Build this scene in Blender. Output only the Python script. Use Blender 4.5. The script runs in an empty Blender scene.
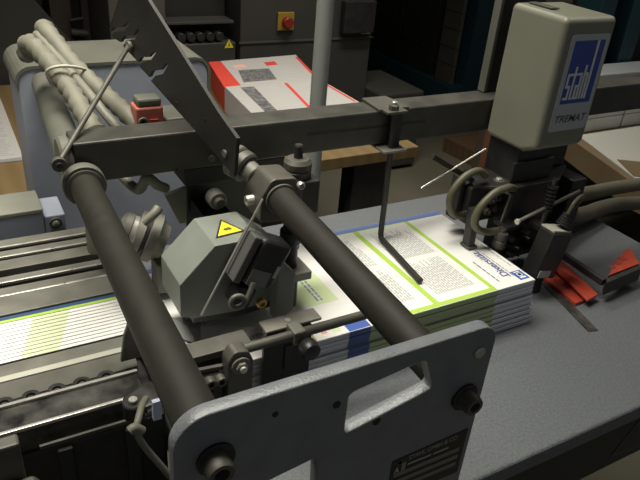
import bpy, math, random
from mathutils import Vector, Matrix
random.seed(7)
C = bpy.context.scene.collection
V = Vector
PI = math.pi

# ------------------------------------------------------------------ materials
MATS = {}
def mat(name, col, rough=.5, metal=0., nscale=0., namt=0., bump=0., bscale=0., spec=.5, emit=None, estr=0.):
    if name in MATS: return MATS[name]
    m = bpy.data.materials.new(name); m.use_nodes = True
    nt = m.node_tree; b = nt.nodes['Principled BSDF']
    b.inputs['Base Color'].default_value = (*col, 1); b.inputs['Roughness'].default_value = rough
    b.inputs['Metallic'].default_value = metal; b.inputs['Specular IOR Level'].default_value = spec
    tc = nt.nodes.new('ShaderNodeTexCoord')
    if namt > 0:
        n = nt.nodes.new('ShaderNodeTexNoise'); n.inputs['Scale'].default_value = nscale; n.inputs['Detail'].default_value = 5
        nt.links.new(tc.outputs['Object'], n.inputs['Vector'])
        r = nt.nodes.new('ShaderNodeValToRGB')
        r.color_ramp.elements[0].position = .3; r.color_ramp.elements[1].position = .7
        r.color_ramp.elements[0].color = (*[max(0, c*(1-namt)) for c in col], 1)
        r.color_ramp.elements[1].color = (*[min(1, c*(1+namt)) for c in col], 1)
        nt.links.new(n.outputs['Fac'], r.inputs['Fac']); nt.links.new(r.outputs['Color'], b.inputs['Base Color'])
        mr = nt.nodes.new('ShaderNodeMapRange')
        mr.inputs['To Min'].default_value = max(.05, rough-.1); mr.inputs['To Max'].default_value = min(1, rough+.1)
        nt.links.new(n.outputs['Fac'], mr.inputs['Value']); nt.links.new(mr.outputs['Result'], b.inputs['Roughness'])
    if bump > 0:
        n2 = nt.nodes.new('ShaderNodeTexNoise'); n2.inputs['Scale'].default_value = bscale; n2.inputs['Detail'].default_value = 3
        nt.links.new(tc.outputs['Object'], n2.inputs['Vector'])
        bp = nt.nodes.new('ShaderNodeBump'); bp.inputs['Strength'].default_value = bump; bp.inputs['Distance'].default_value = .002
        nt.links.new(n2.outputs['Fac'], bp.inputs['Height']); nt.links.new(bp.outputs['Normal'], b.inputs['Normal'])
    if emit:
        b.inputs['Emission Color'].default_value = (*emit, 1); b.inputs['Emission Strength'].default_value = estr
    MATS[name] = m
    return m
def wave_mat(name, c1, c2, scale, axis='Z', rough=.7):
    m = mat(name, c1, rough); nt = m.node_tree; b = nt.nodes['Principled BSDF']
    tc = nt.nodes['Texture Coordinate']
    w = nt.nodes.new('ShaderNodeTexWave'); w.bands_direction = axis
    w.inputs['Scale'].default_value = scale; w.inputs['Distortion'].default_value = 1.2; w.inputs['Detail'].default_value = 2
    nt.links.new(tc.outputs['Object'], w.inputs['Vector'])
    r = nt.nodes.new('ShaderNodeValToRGB'); r.color_ramp.elements[0].color = (*c1, 1); r.color_ramp.elements[1].color = (*c2, 1)
    nt.links.new(w.outputs['Fac'], r.inputs['Fac']); nt.links.new(r.outputs['Color'], b.inputs['Base Color'])
    return m
hammer = mat('hammertone_grey', (.115, .124, .134), .5, 0, 220, .22, .5, 330)
platepaint = mat('plate_paint', (.165, .175, .19), .33, 0, 40, .10, .3, 420)
steel = mat('dull_steel', (.095, .09, .076), .5, .3, 30, .2)
beamst = mat('dark_steel', (.062, .060, .052), .45, .3, 25, .25)
barst = mat('blackened_steel', (.022, .0215, .019), .55, .1, 30, .2)
tubest = mat('brushed_tube', (.022, .021, .016), .6, .0, 60, .12, spec=.25)
bright = mat('bright_steel', (.62, .60, .55), .3, .6, 40, .1)
alu = mat('dusty_aluminium', (.17, .165, .14), .55, .2, 18, .25)
darkalu = mat('worn_metal', (.050, .049, .044), .38, .3, 34, .95)
black = mat('black_plastic', (.018, .018, .018), .4, 0, 30, .2)
blackm = mat('black_metal', (.028, .027, .026), .5, .2, 30, .3)
rubber = mat('rubber', (.012, .012, .012), .7)
guardp = mat('guard_paint', (.20, .215, .19), .45, 0, 15, .1)
beige = mat('cream_paint', (.185, .185, .142), .4, 0, 6, .05)
beiged = mat('lead_grey_label', (.42, .44, .46), .4)
hoseb = mat('ribbed_hose', (.165, .158, .12), .6, 0, 30, .15)
hoseg = mat('olive_hose', (.10, .092, .055), .45, 0, 25, .15)
hosep = mat('pale_hose', (.17, .165, .13), .5, 0, 25, .12)
dust = mat('dusty_cover', (.105, .105, .085), .6, 0, 12, .12)
bluegrey = mat('blue_grey_paint', (.30, .325, .39), .5, 0, 12, .1)
paper = mat('white_paper', (.82, .81, .78), .7)
paperedge = wave_mat('paper_edges', (.50, .50, .56), (.62, .62, .68), 180, 'Z')
greenp = mat('green_print', (.42, .62, .08), .6)
greenl = mat('pale_green_print', (.66, .76, .45), .6)
bluep = mat('blue_print', (.05, .11, .42), .6)
inkp = mat('grey_ink', (.46, .46, .46), .7)
inkd = mat('dark_ink', (.07, .07, .08), .7)
inkb = mat('blue_ink', (.05, .08, .30), .7)
redp = mat('red_print', (.65, .06, .04), .6)
photo = mat('halftone_photo', (.14, .14, .14), .6, 0, 60, .8)
redpl = mat('red_plastic', (.42, .055, .03), .4, 0, 30, .15)
reddull = mat('dusty_red_plastic', (.42, .12, .09), .6, 0, 30, .2)
yellow = mat('warning_yellow', (.80, .66, .03), .45)
logo_blue = mat('logo_blue', (.02, .055, .30), .4)
wood = wave_mat('beech_board', (.14, .09, .034), (.17, .11, .045), 5, 'X')
wooddk = wave_mat('brown_board', (.11, .062, .03), (.14, .08, .038), 6, 'Y')
card = mat('brown_cardboard', (.14, .095, .05), .8, 0, 8, .1)
greym = mat('machine_grey', (.052, .050, .045), .55, 0, 6, .08)
greyl = mat('machine_light_grey', (.085, .083, .072), .55, 0, 6, .08)
greyd = mat('machine_dark_grey', (.024, .024, .021), .6, 0, 6, .15)
teal = mat('teal_enamel', (.012, .042, .054), .45, 0, 6, .1)
brownd = mat('brown_laminate', (.075, .062, .048), .6, 0, 8, .15)
glassdk = mat('smoked_panel', (.03, .03, .022), .25, 0, 5, .15)
floorm = mat('floor_concrete', (.125, .115, .082), .65, 0, 2.5, .12, .2, 60)
wallm = mat('wall_plaster', (.20, .195, .17), .8, 0, 3, .08)
ceilm = mat('ceiling_plaster', (.5, .5, .46), .8)
lampm = mat('lamp_diffuser', (.9, .9, .85), .5, emit=(1, .97, .85), estr=2.0)
tapew = mat('pale_tape', (.45, .44, .37), .6)
brass = mat('brass', (.45, .34, .12), .35, .8)
polem = mat('pale_grey_enamel', (.24, .25, .235), .4)

MPAP = mat('matt_paper', (.44, .42, .40), .7)
# ------------------------------------------------------------------ mesh builder
class MB:
    def __init__(s): s.v = []; s.f = []; s.m = []; s.mats = []; s.sm = []
    def mi(s, m):
        if m not in s.mats: s.mats.append(m)
        return s.mats.index(m)
    def add(s, vs, fs, m, smooth=False):
        o = len(s.v); s.v += [V(p) for p in vs]; k = s.mi(m)
        for f in fs: s.f.append([i+o for i in f]); s.m.append(k); s.sm.append(smooth)
        return s
    def box(s, lo, hi, m, rot=None, piv=None):
        x0, y0, z0 = lo; x1, y1, z1 = hi
        vs = [V(p) for p in ((x0,y0,z0),(x1,y0,z0),(x1,y1,z0),(x0,y1,z0),(x0,y0,z1),(x1,y0,z1),(x1,y1,z1),(x0,y1,z1))]
        if rot is not None:
            c = V(piv) if piv is not None else (V(lo)+V(hi))/2
            vs = [c + rot @ (p-c) for p in vs]
        return s.add(vs, [(0,3,2,1),(4,5,6,7),(0,1,5,4),(1,2,6,5),(2,3,7,6),(3,0,4,7)], m)
    def bar(s, p, q, w, h, m, up=(0,0,1)):       # rectangular bar from p to q, w across, h along up
        p, q = V(p), V(q); d = (q-p).normalized(); r = d.cross(V(up)).normalized(); u = r.cross(d)
        vs = []
        for c in (p, q):
            for a, b in ((-1,-1),(1,-1),(1,1),(-1,1)): vs.append(c + r*a*w/2 + u*b*h/2)
        return s.add(vs, [(3,2,1,0),(4,5,6,7),(0,1,5,4),(1,2,6,5),(2,3,7,6),(3,0,4,7)], m)
    def rev(s, p, q, prof, m, n=28):             # profile [(t,r)...] along p->q (t in metres)
        p, q = V(p), V(q); d = (q-p).normalized()
        a = d.cross(V((0,0,1)) if abs(d.z) < .9 else V((1,0,0))).normalized(); b = d.cross(a)
        vs = []; fs = []
        for t, r in prof:
            for i in range(n):
                th = 2*PI*i/n; vs.append(p + d*t + (a*math.cos(th) + b*math.sin(th))*max(r, 1e-5))
        k = len(prof)
        for j in range(k-1):
            for i in range(n):
                i2 = (i+1) % n; fs.append((j*n+i, j*n+i2, (j+1)*n+i2, (j+1)*n+i))
        s.add(vs, fs, m, True)
        o = len(s.v) - len(vs); kk = s.mi(m)
        if prof[0][1] > 1e-4: s.f.append([o+i for i in range(n)][::-1]); s.m.append(kk); s.sm.append(False)
        if prof[-1][1] > 1e-4: s.f.append([o+(k-1)*n+i for i in range(n)]); s.m.append(kk); s.sm.append(False)
        return s
    def cyl(s, p, q, r, m, n=28, ch=.0):
        L = (V(q)-V(p)).length
        c = ch or min(r*.12, L*.2)
        return s.rev(p, q, [(0, r-c), (c, r), (L-c, r), (L, r-c)], m, n)
    def ring(s, p, q, ro, ri, m, n=32):          # annulus
        L = (V(q)-V(p)).length
        return s.rev(p, q, [(0, ri), (0, ro*.97), (L*.1, ro), (L*.9, ro), (L, ro*.97), (L, ri), (0, ri)], m, n)
    def tube(s, pts, r, m, n=14, sub=8, rib=0, ribp=.012):
        pts = [V(p) for p in pts]
        out = []
        if len(pts) > 2:
            P = [pts[0]*2-pts[1]] + pts + [pts[-1]*2-pts[-2]]
            for i in range(1, len(P)-2):
                for k in range(sub):
                    t = k/sub; a, b, c, d = P[i-1], P[i], P[i+1], P[i+2]
                    out.append(.5*((2*b) + (c-a)*t + (2*a-5*b+4*c-d)*t*t + (3*b-a-3*c+d)*t**3))
            out.append(pts[-1])
        else: out = pts
        if rib:
            L = 0; seg = [out[0]]; res = []
            tot = sum((out[i+1]-out[i]).length for i in range(len(out)-1)); N = max(4, int(tot/ribp*2))
            acc = [0]
            for i in range(len(out)-1): acc.append(acc[-1] + (out[i+1]-out[i]).length)
            j = 0
            for k in range(N+1):
                t = tot*k/N
                while j < len(acc)-2 and acc[j+1] < t: j += 1
                u = (t-acc[j])/max(1e-9, acc[j+1]-acc[j]); res.append(out[j].lerp(out[j+1], min(1, u)))
            out = res
        vs = []; fs = []; nrm = None
        for i, p in enumerate(out):
            d = (out[min(i+1, len(out)-1)] - out[max(i-1, 0)]).normalized()
            if nrm is None: nrm = d.cross(V((0,0,1)) if abs(d.z) < .9 else V((1,0,0))).normalized()
            nrm = (nrm - d*nrm.dot(d)).normalized(); b = d.cross(nrm)
            rr = r*(1 - rib*(i % 2)) if rib else r
            for k in range(n):
                th = 2*PI*k/n; vs.append(p + (nrm*math.cos(th) + b*math.sin(th))*rr)
        for j in range(len(out)-1):
            for k in range(n):
                k2 = (k+1) % n; fs.append((j*n+k, j*n+k2, (j+1)*n+k2, (j+1)*n+k))
        fs.append(tuple(range(n))[::-1]); fs.append(tuple((len(out)-1)*n+k for k in range(n)))
        return s.add(vs, fs, m, True)
    def prism(s, poly, axis, a, b, m):           # polygon in the other two axes, extruded a..b along axis
        n = len(poly)
        def mk(u, w, t): return {'x': (t,u,w), 'y': (u,t,w), 'z': (u,w,t)}[axis]
        vs = [mk(u, w, a) for u, w in poly] + [mk(u, w, b) for u, w in poly]
        fs = [tuple(range(n)), tuple(range(n, 2*n))[::-1]] + [(i, i+n, (i+1) % n+n, (i+1) % n) for i in range(n)]
        return s.add(vs, fs, m)
    def quad(s, a, b, c, d, m): return s.add([a,b,c,d], [(0,1,2,3)], m)
    def build(s, name, parent=None, bevel=0, seg=2, fix=True, **kw):
        loc = V((0,0,0))
        if parent is not None: loc = V(parent['_o'])
        me = bpy.data.meshes.new(name)
        me.from_pydata([tuple(p-loc) for p in s.v], [], s.f)
        for m in s.mats: me.materials.append(m)
        me.polygons.foreach_set('material_index', s.m); me.polygons.foreach_set('use_smooth', s.sm); me.update()
        if fix:
            import bmesh
            bm = bmesh.new(); bm.from_mesh(me); bmesh.ops.recalc_face_normals(bm, faces=bm.faces[:]); bm.to_mesh(me); bm.free()
        if any(s.sm): me.set_sharp_from_angle(angle=math.radians(38))
        o = bpy.data.objects.new(name, me); C.objects.link(o)
        if parent is not None: o.parent = parent
        if bevel:
            b = o.modifiers.new('bevel', 'BEVEL'); b.width = bevel; b.segments = seg; b.limit_method = 'ANGLE'; b.angle_limit = math.radians(40)
            b.harden_normals = False
        if parent is not None and 'child_of_part' in kw: pass
        o['_o'] = tuple(loc)
        for k, val in kw.items(): o[k] = val
        return o
def thing(name, label, cat, loc, group=None):
    o = bpy.data.objects.new(name, None); C.objects.link(o); o.location = loc; o.empty_display_size = .02
    o['_o'] = tuple(loc); o['label'] = label; o['category'] = cat
    if group: o['group'] = group
    return o
def tag(o, label, cat, group=None):
    o['label'] = label; o['category'] = cat
    if group: o['group'] = group
    return o
def struct(o): o['kind'] = 'structure'; return o
def text_obj(name, body, m, origin, xdir, ydir, size, parent, stretch=1., ext=.0003, shear=0., align='LEFT', bold=0.):
    cu = bpy.data.curves.new(name, 'FONT'); cu.body = body; cu.size = 1; cu.align_x = align; cu.shear = shear; cu.offset = bold
    to = bpy.data.objects.new('tmp', cu); C.objects.link(to)
    dg = bpy.context.evaluated_depsgraph_get(); me = bpy.data.meshes.new_from_object(to.evaluated_get(dg))
    bpy.data.objects.remove(to)
    x = V(xdir).normalized(); y = V(ydir).normalized(); z = x.cross(y); o0 = V(origin); loc = V(parent['_o'])
    for v in me.vertices: v.co = o0 + x*v.co.x*size*stretch + y*v.co.y*size + z*ext - loc
    me.materials.clear(); me.materials.append(m)
    o = bpy.data.objects.new(name, me); C.objects.link(o); o.parent = parent; o['_o'] = tuple(loc)
    return o
def rrect(x0, x1, y0, y1, r, n=5):
    out = []
    for cx, cy, a0 in ((x1-r, y1-r, 0), (x0+r, y1-r, 90), (x0+r, y0+r, 180), (x1-r, y0+r, 270)):
        for i in range(n+1):
            a = math.radians(a0 + 90*i/n); out.append((cx + r*math.cos(a), cy + r*math.sin(a)))
    return out
def hexbolt(mb, p, d, r, h, m):
    p = V(p); d = V(d).normalized(); mb.rev(p, p+d*h, [(0, r), (h*.85, r), (h, r*.8)], m, 6)
def sockbolt(mb, p, d, r, h, m, mi=None):
    p = V(p); d = V(d).normalized()
    mb.rev(p, p+d*h, [(0, r), (h*.85, r), (h, r*.9), (h, r*.55), (h*.5, r*.5), (h*.5, 0)], m, 20)

# ------------------------------------------------------------------ room
struct(MB().box((-4, -1.5, -.1), (9, 7.5, 0), floorm).build('floor'))
struct(MB().box((-4, 7.4, 0), (9, 7.5, 3.2), wallm).build('wall_back'))
struct(MB().box((8.9, -1.5, 0), (9, 7.4, 3.2), wallm).build('wall_right'))
struct(MB().box((-4, -1.5, 0), (-3.9, 7.4, 3.2), wallm).build('wall_left'))
struct(MB().box((-4, -1.5, 3.2), (9, 7.5, 3.3), ceilm).build('ceiling'))

# ------------------------------------------------------------------ delivery table
t = thing('delivery_table', 'grey textured machine table carrying the long stack of printed sheets', 'table', (.9, .84, 0))
mb = MB().box((.20, .437, .815), (1.45, 1.25, .85), hammer); mb.build('table_top', t, .006, 3)
mb = MB().box((.22, .445, .70), (1.44, 1.24, .814), greyd); mb.build('apron', t, .003)
for x in (.26, 1.36):
    for y in (.48, 1.16): MB().box((x, y, 0), (x+.05, y+.05, .70), greyd).build('leg', t, .003)
mb = MB(); mb.prism([(.915, .727), (1.01, .713), (.963, .80)], 'y', .4448, .4438, greym)
mb.prism([(.93, .733), (.998, .723), (.964, .787)], 'y', .4437, .4433, blackm)
mb.build('warning_sign', t, label='dark triangular warning outline')

# sheets stack on the table: nine lifts
SX0, SX1, SY0, SY1 = .205, .917, .705, 1.008
zz = .8505
NL = 9; th = (.951-.8505)/NL
for i in range(NL):
    jx, jy = .0015*(NL-1-i)+random.uniform(-.002, .002), -.0008*(NL-1-i)+random.uniform(-.002, .002)
    x0, x1, y0, y1 = SX0+jx, SX1+jx-.004*(NL-1-i)*0, SY0+jy, SY1+jy
    if i == NL-1: x0, x1, y0, y1 = SX0, SX1, SY0-.002, SY1
    z0 = zz + i*th; z1 = z0 + th - (.0016 if i < NL-1 else .0006)
    mb = MB()
    # slightly sagging front corner like fanned paper
    nx = 24; vs = []; fs = []
    for a in range(nx+1):
        u = a/nx; x = x0 + (x1-x0)*u; dz = -.0016*math.sin(u*9+i)*0
        vs += [(x, y0, z0+dz), (x, y0, z1+dz), (x, y1, z1+dz), (x, y1, z0+dz)]
    for a in range(nx):
        b = a*4; fs += [(b, b+1, b+5, b+4), (b+1, b+2, b+6, b+5), (b+2, b+3, b+7, b+6), (b+3, b, b+4, b+7)]
    fs += [(0, 3, 2, 1), (nx*4, nx*4+1, nx*4+2, nx*4+3)]
    mb.add(vs, fs, paperedge)
    if i == NL-1:
        mb.box((x0, y0, z1), (x1, y1, z1+.0004), paper)
    for a in range(1): mb.box((x0, y0-.0003, z1-.0030), (x1+.0003, y0+.002, z1-.0002), mat('painted_edge_light', (.80,.80,.82), .7))  # pale strip paints the light caught by the bundle's top edge
    place = {0: 'lowest bundle, resting on the grey table', NL-1: 'top bundle with green-ruled printed pages and blue logo cover showing'}.get(i)
    words = ['', 'second', 'third', 'fourth', 'fifth', 'sixth', 'seventh', 'eighth'][i] if i < NL-1 else ''
    lab = 'long white printed sheet bundle, ' + (place or words + ' bundle up from the grey table')
    o = mb.build('printed_sheet_bundle', None)
    tag(o, lab, 'paper stack', 'printed sheet bundles stacked on the grey table')
    if i < NL:
        e = MB()   # bleed colour showing on the front edges
        
        e.box((x0+.315-.20+.11, y0-.0006, z0), (x0+.348, y0+.001, z1), bluep) if False else None
        e.box((.500, y0-.0006, z0), (.542, y0+.001, z1), mat('blue_edge', (.10, .15, .36), .7))
        e.box((.542, y0-.0006, z0), (.822, y0+.001, z1), mat('green_edge', (.42, .47, .33), .7))
        e.box((.542, y0-.0008, z1-.0030), (.822, y0+.001, z1-.0006), mat('green_edge_line', (.42, .60, .12), .7))
        e.build('edge_colour', o, label='blue and green bleed on the paper edges')
    top = o
ZT = .951 + .0004-.0006
# printing on the top sheet
pr = MB(); e = .0004
BK = [0]
def band(x0, x1, y0, y1, m, k=0):
    BK[0] += .000018; pr.box((x0, y0, ZT-.0002), (x1, y1, ZT+.0001+BK[0]), m)
def lines(x0, x1, y0, y1, n, m, gap=.5, rag=.35):    # text lines running along Y (page turned a quarter)
    w = (x1-x0)/n
    for k in range(n):
        yy = y0
        L = y1 - (y1-y0)*rag*random.random()*(random.random() < .5)
        while yy < L:
            d = random.uniform(.006, .016); xx = x0 + k*w
            pr.quad((xx, yy, ZT+e+.0001), (xx+w*gap, yy, ZT+e+.0001), (xx+w*gap, min(L, yy+d), ZT+e+.0001), (xx, min(L, yy+d), ZT+e+.0001), m)
            yy += d + .0025
band(.205, .545, .7035, 1.006, paper)
band(.680, .692, .705, 1.006, greenp); band(.812, .822, .705, 1.006, greenp)
band(.545, .822, .704, .714, greenp); band(.692, .812, .985, .992, greenl); band(.205, .917, .992, 1.0075, mat('blue_band', (.12, .18, .42), .6))
band(.385, .68, .985, .992, greenl)
band(.500, .542, .704, .735, bluep, .0001)
band(.30, .44, .84, .985, greenl); band(.47, .53, .79, .93, greenl); band(.44, .47, .80, .90, greenl); lines(.492,.508,.80,.93,2,mat('faded_blue_ink', (.22,.26,.42), .6),.45,0)
band(.455, .465, .715, .725, mat('pink_print', (.8,.4,.35), .7), .0001); band(.475, .49, .712, .722, greenl, .0001)
band(.41, .44, .704, .722, mat('ochre_print', (.45, .33, .13), .6), .0001)
lines(.705, .795, .735, .845, 17, inkp); lines(.705, .800, .862, .97, 18, inkp)
lines(.565, .66, .74, .845, 17, inkp); lines(.56, .66, .862, .965, 18, inkp)
lines(.27, .37, .75, .83, 14, inkp); lines(.28, .37, .87, .96, 4, inkb, .5)
lines(.907, .910, .76, .85, 1, inkd, .5); lines(.878, .882, .74, .85, 1, inkb, .4) if False else None
lines(.878, .882, .73, .84, 1, inkd, .5, 0); lines(.843, .846, .724, .80, 1, inkb, .8, 0)
lines(.885, .888, .73, .82, 1, inkd, .5, 0)
band(.888, .912, .712, .742, bluep, .0001)
pr.build('page_print', top, fix=True, label='green rules, grey text columns and blue logo')
text_obj('cover_title', 'Diversität', inkb, (.880, .733, ZT+e+.0001), (0, 1, 0), (-1, 0, 0), .024, top, 1.0, .0002, bold=.01)
text_obj('cover_logo_text', 'DGB', paper, (.903, .714, ZT+e+.0003), (0, 1, 0), (-1, 0, 0), .011, top, 1.1, .0002, bold=.02) if False else None
mb = MB(); mb.quad((.893,.716,ZT+e+.0004),(.907,.716,ZT+e+.0004),(.907,.721,ZT+e+.0004),(.893,.721,ZT+e+.0004), paper)
mb.ring((.900,.7285,ZT+e+.0002),(.900,.7285,ZT+e+.0005),.0062,.004,paper,16)
mb.quad((.893,.736,ZT+e+.0004),(.907,.736,ZT+e+.0004),(.907,.739,ZT+e+.0004),(.893,.739,ZT+e+.0004), paper)
mb.build('cover_logo', top)

# ------------------------------------------------------------------ left feed bed: base, slats, shingled sheets
t = thing('feed_bed', 'dark cabinet base under the slatted feed bed', 'machine base', (-.4, .95, 0))
MB().box((-1.0, .695, .10), (.19, 1.23, .905), blackm).build('body', t, .005)
for x in (-.05, .04, .13): MB().box((x, .688, .25), (x+.02, .695, .90), greyd).build('front_rib', t, .002)
for x in (-.95, .12):
    for y in (.70, 1.14): MB().box((x, y, 0), (x+.06, y+.06, .10), greyd).build('foot', t)
def rail(name, label, y0, y1, z0, z1, m, x1=.20, lip=None, tilt=0, cat='guide rail', group='slats of the feed bed'):
    o = MB().box((-1.0, y0, z0), (x1, y1, z1), m, Matrix.Rotation(tilt, 3, 'X')).build(name, None, .0015)
    tag(o, label, cat, group)
    if lip: MB().box((-1.0, y0-.002, z1-.004), (x1, y0+.003, z1+.0015), lip).build('polished_edge', o, .0008, label='bright worn edge')
    return o
rail('slat', 'grey metal slat farthest from the paper, against the blue-grey side table', 1.176, 1.205, .906, .952, alu, .19, bright)
rail('slat', 'narrow grey metal slat, second from the blue-grey side table', 1.143, 1.166, .906, .950, alu, .20, bright)
rail('slat', 'wide dusty grey slat in the middle of the feed bed', 1.102, 1.136, .906, .948, alu, .205, None)
rail('slat', 'thin bright-edged slat beyond the dark gap', 1.056, 1.076, .906, .950, alu, .21, bright)
rail('slat', 'thin slat with bright edge, next to the wide plate', 1.018, 1.044, .906, .948, alu, .215, bright)
rail('cover_plate', 'wide dusty grey plate just above the green-edged sheets', .958, 1.012, .906, .952, alu, .22, None, cat='plate', group=None)
# shingled sheets
NS = 12
for i in range(NS):
    y0 = .943 - i*.0072; y1 = y0 + .016; z = .9455 - i*.0014; jx = random.uniform(-.004, .004)
    o = MB().add([(-1.0,y0,z),(.205+jx,y0,z),(.205+jx,y1,z+.0008),(-1.0,y1,z+.0008),(-1.0,y0,z+.0013),(.205+jx,y0,z+.0013),(.205+jx,y1,z+.0019),(-1.0,y1,z+.0019)],
           [(0,3,2,1),(4,5,6,7),(0,1,5,4),(1,2,6,5),(2,3,7,6),(3,0,4,7)], paper).build('fanned_sheet', None)
    mid = 0 < i < NS-1
    tag(o, 'white sheet edge in the fanned stream between the grey rails' if mid else ('green and blue bordered sheet at the far edge of the fanned stream' if i == 0 else 'white sheet lying nearest the pale rail in the fanned stream'),
        'paper', 'fanned sheets between the rails' if mid else None)
    def P_(x, f): return (x, y0+(y1-y0)*f, z+.0013+.0006*f+.0002)
    e2 = MB()
    if i == 0:
        e2.quad(P_(-1.0,.0), P_(.20,.0), P_(.20,.38), P_(-1.0,.38), greenp)
        e2.quad(P_(-1.0,.38), P_(.20,.38), P_(.20,.98), P_(-1.0,.98), mat('navy_print', (.03,.07,.16), .6))
    e2.add([(-1.0,y0-.0002,z),(.205+jx,y0-.0002,z),(.205+jx,y0-.0002,z+.0009),(-1.0,y0-.0002,z+.0009)], [(0,1,2,3)], mat('edge_shade_grey', (.50,.50,.54), .7))  # grey strip paints the shadow line along each sheet's near edge
    if i: e2.quad(P_(.055-i*.003,.02), P_(.110-i*.003,.02), P_(.110-i*.003,.4), P_(.055-i*.003,.4), greenl)
    e2.build('border_print_and_shade', o, fix=False)
rail('guide_rail', 'dusty grey guide rail just below the fanned sheets', .826, .862, .906, .930, alu, .205, None, cat='rail', group=None)
o = MB().prism([(.786,.906),(.786,.926),(.806,.9425),(.818,.9425),(.818,.906)], 'x', -1.0, .175, alu).build('guide_rail'); tag(o, 'cream topped rail beside the row of black rollers', 'rail')
MB().box((-1.0,.806,.9426),(.175,.8175,.9445), tapew).build('polished_edge', o, .0008, label='cream top edge')
t = thing('roller_track', 'dark track with a row of small black rollers below the cream topped rail', 'roller track', (-.4, .765, .906))
MB().box((-1.0, .753, .906), (.17, .7855, .925), blackm).build('channel', t, .001)
for k in range(14):
    x = .125 - k*.034
    mb = MB(); mb.ring((x, .769, .9255), (x, .769, .938), .0125, .006, black, 20); mb.cyl((x, .769, .9255), (x, .769, .936), .005, darkalu, 12)
    mb.build('roller', t)
rail('worn_bar', 'worn dark steel bar with bright polished edges', .700, .750, .906, .948, darkalu, .165, bright, cat='bar', group=None)
o = MB().box((-1.0, .745, .9485), (.165, .750, .9525), bright).build('polished_strip', None); tag(o, 'thin bright strip along the far edge of the worn steel bar', 'strip')
o = MB().box((.02, .686, .915), (.17, .690, .921), steel).build('thin_rail'); tag(o, 'thin dull rail end running just below the worn steel bar', 'rail')
# worn bar end finger
t = thing('stop_lever', 'dark stop lever with round black pivot at end of the worn bar', 'lever', (.15, .69, .949))
mb = MB(); mb.prism([(.125,.655),(.17,.662),(.24,.692),(.24,.712),(.165,.705),(.13,.69)], 'z', .9535, .962, darkalu); mb.build('arm', t, .003)
mb = MB(); mb.cyl((.138,.662,.950),(.138,.662,.975), .014, black); mb.cyl((.138,.662,.975),(.138,.662,.980), .006, bright, 16); mb.build('pivot', t)
t = thing('upright_guide', 'small upright metal guide beside the left tube above the rollers', 'guide', (.165, .80, .945))
mb = MB(); mb.prism([(.150,.943),(.205,.943),(.185,.955),(.178,1.0),(.166,1.012),(.158,.99)], 'y', .783, .790, alu); mb.build('blade', t, .002)
# lower-left bracket
t = thing('post_bracket', 'grey angled bracket post in the bottom left corner', 'bracket', (-.01, .60, 0))
mb = MB(); mb.box((-.03, .585, 0), (-.002, .603, 1.035), steel); mb.build('upright', t, .003)
mb = MB(); mb.prism([(-.09,.955),(.005,.955),(.012,.975),(.005,.985),(-.09,.985)], 'y', .560, .584, steel); mb.build('arm', t, .004)
o = MB().tube([(.152,.650,.985),(.142,.63,.995),(.132,.61,.995),(.126,.60,.985),(.134,.60,.955),(.155,.595,.91),(.172,.59,.87),(.19,.60,.80),(.20,.66,.70),(.21,.66,.006)], .0045, hosep, 10).build('thin_cable'); tag(o, 'thin pale cable hanging below the left tube', 'cable')
o = MB().tube([(.117,.598,.990),(.124,.599,.992),(.133,.600,.982)], .006, hosep, 10).build('cable_clip'); tag(o, 'small pale clip on the thin hanging cable', 'clip')
o = MB().box((.148,.60,.992),(.158,.606,1.022), mat('bluish_tag', (.5,.55,.7), .6)).build('paper_tag'); tag(o, 'tiny white tag behind the left tube near the side plate', 'tag')

# ------------------------------------------------------------------ side plate in front
PY0, PY1 = .352, .366
t = thing('side_plate', 'grey painted machine side plate with rounded corners in the foreground', 'machine plate', (.27, .359, .2))
def side_outline():
    pts = []
    def arc(cx, cz, r, a0, a1, n=8):
        for i in range(n+1):
            a = math.radians(a0+(a1-a0)*i/n); pts.append((cx+r*math.cos(a), cz+r*math.sin(a)))
    # left edge x .100, top z 1.236 (slightly falling to the right)
    arc(.130, 1.203, .030, 178, 92); arc(.404, 1.216-.005, .022, 86, 0)
    pts.append((.424, .30)); pts.append((.098, .30)); return pts
import bmesh
def plate_with_holes(outline, holes, axis_y0, axis_y1, m, name, parent):
    cu = bpy.data.curves.new(name, 'CURVE'); cu.dimensions = '2D'; cu.fill_mode = 'BOTH'; cu.extrude = (axis_y1-axis_y0)/2-.0012
    cu.bevel_depth = .0012; cu.bevel_resolution = 1; cu.offset = -.0012
    for poly in [outline]+holes:
        s = cu.splines.new('POLY'); s.points.add(len(poly)-1); s.use_cyclic_u = True
        for i, (x, z) in enumerate(poly): s.points[i].co = (x, z, 0, 1)
    to = bpy.data.objects.new('tmp', cu); C.objects.link(to)
    dg = bpy.context.evaluated_depsgraph_get(); me = bpy.data.meshes.new_from_object(to.evaluated_get(dg)); bpy.data.objects.remove(to)
    loc = V(parent['_o']); ym = (axis_y0+axis_y1)/2
    for v in me.vertices: v.co = V((v.co.x, ym - v.co.z, v.co.y)) - loc
    me.materials.clear(); me.materials.append(m)
    o = bpy.data.objects.new(name, me); C.objects.link(o); o.parent = parent; o['_o'] = tuple(loc); return o
def rpoly(pts, r, n=4):
    out = []; k = len(pts)
    for i in range(k):
        p0, p, p1 = V((*pts[i-1],0)), V((*pts[i],0)), V((*pts[(i+1) % k],0))
        a = p+(p0-p).normalized()*r; b = p+(p1-p).normalized()*r
        for j in range(n+1):
            u = j/n; q = a.lerp(p, u).lerp(p.lerp(b, u), u); out.append((q.x, q.y))
    return out
hole1 = rpoly([(.258, 1.156), (.258, 1.205), (.340, 1.216), (.356, 1.176)], .007)
hole2 = rpoly([(.150, 1.06), (.158, 1.128), (.232, 1.139), (.236, 1.06)], .006)
plate_with_holes(side_outline(), [hole1, hole2], PY0, PY1, platepaint, 'plate', t)
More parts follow.
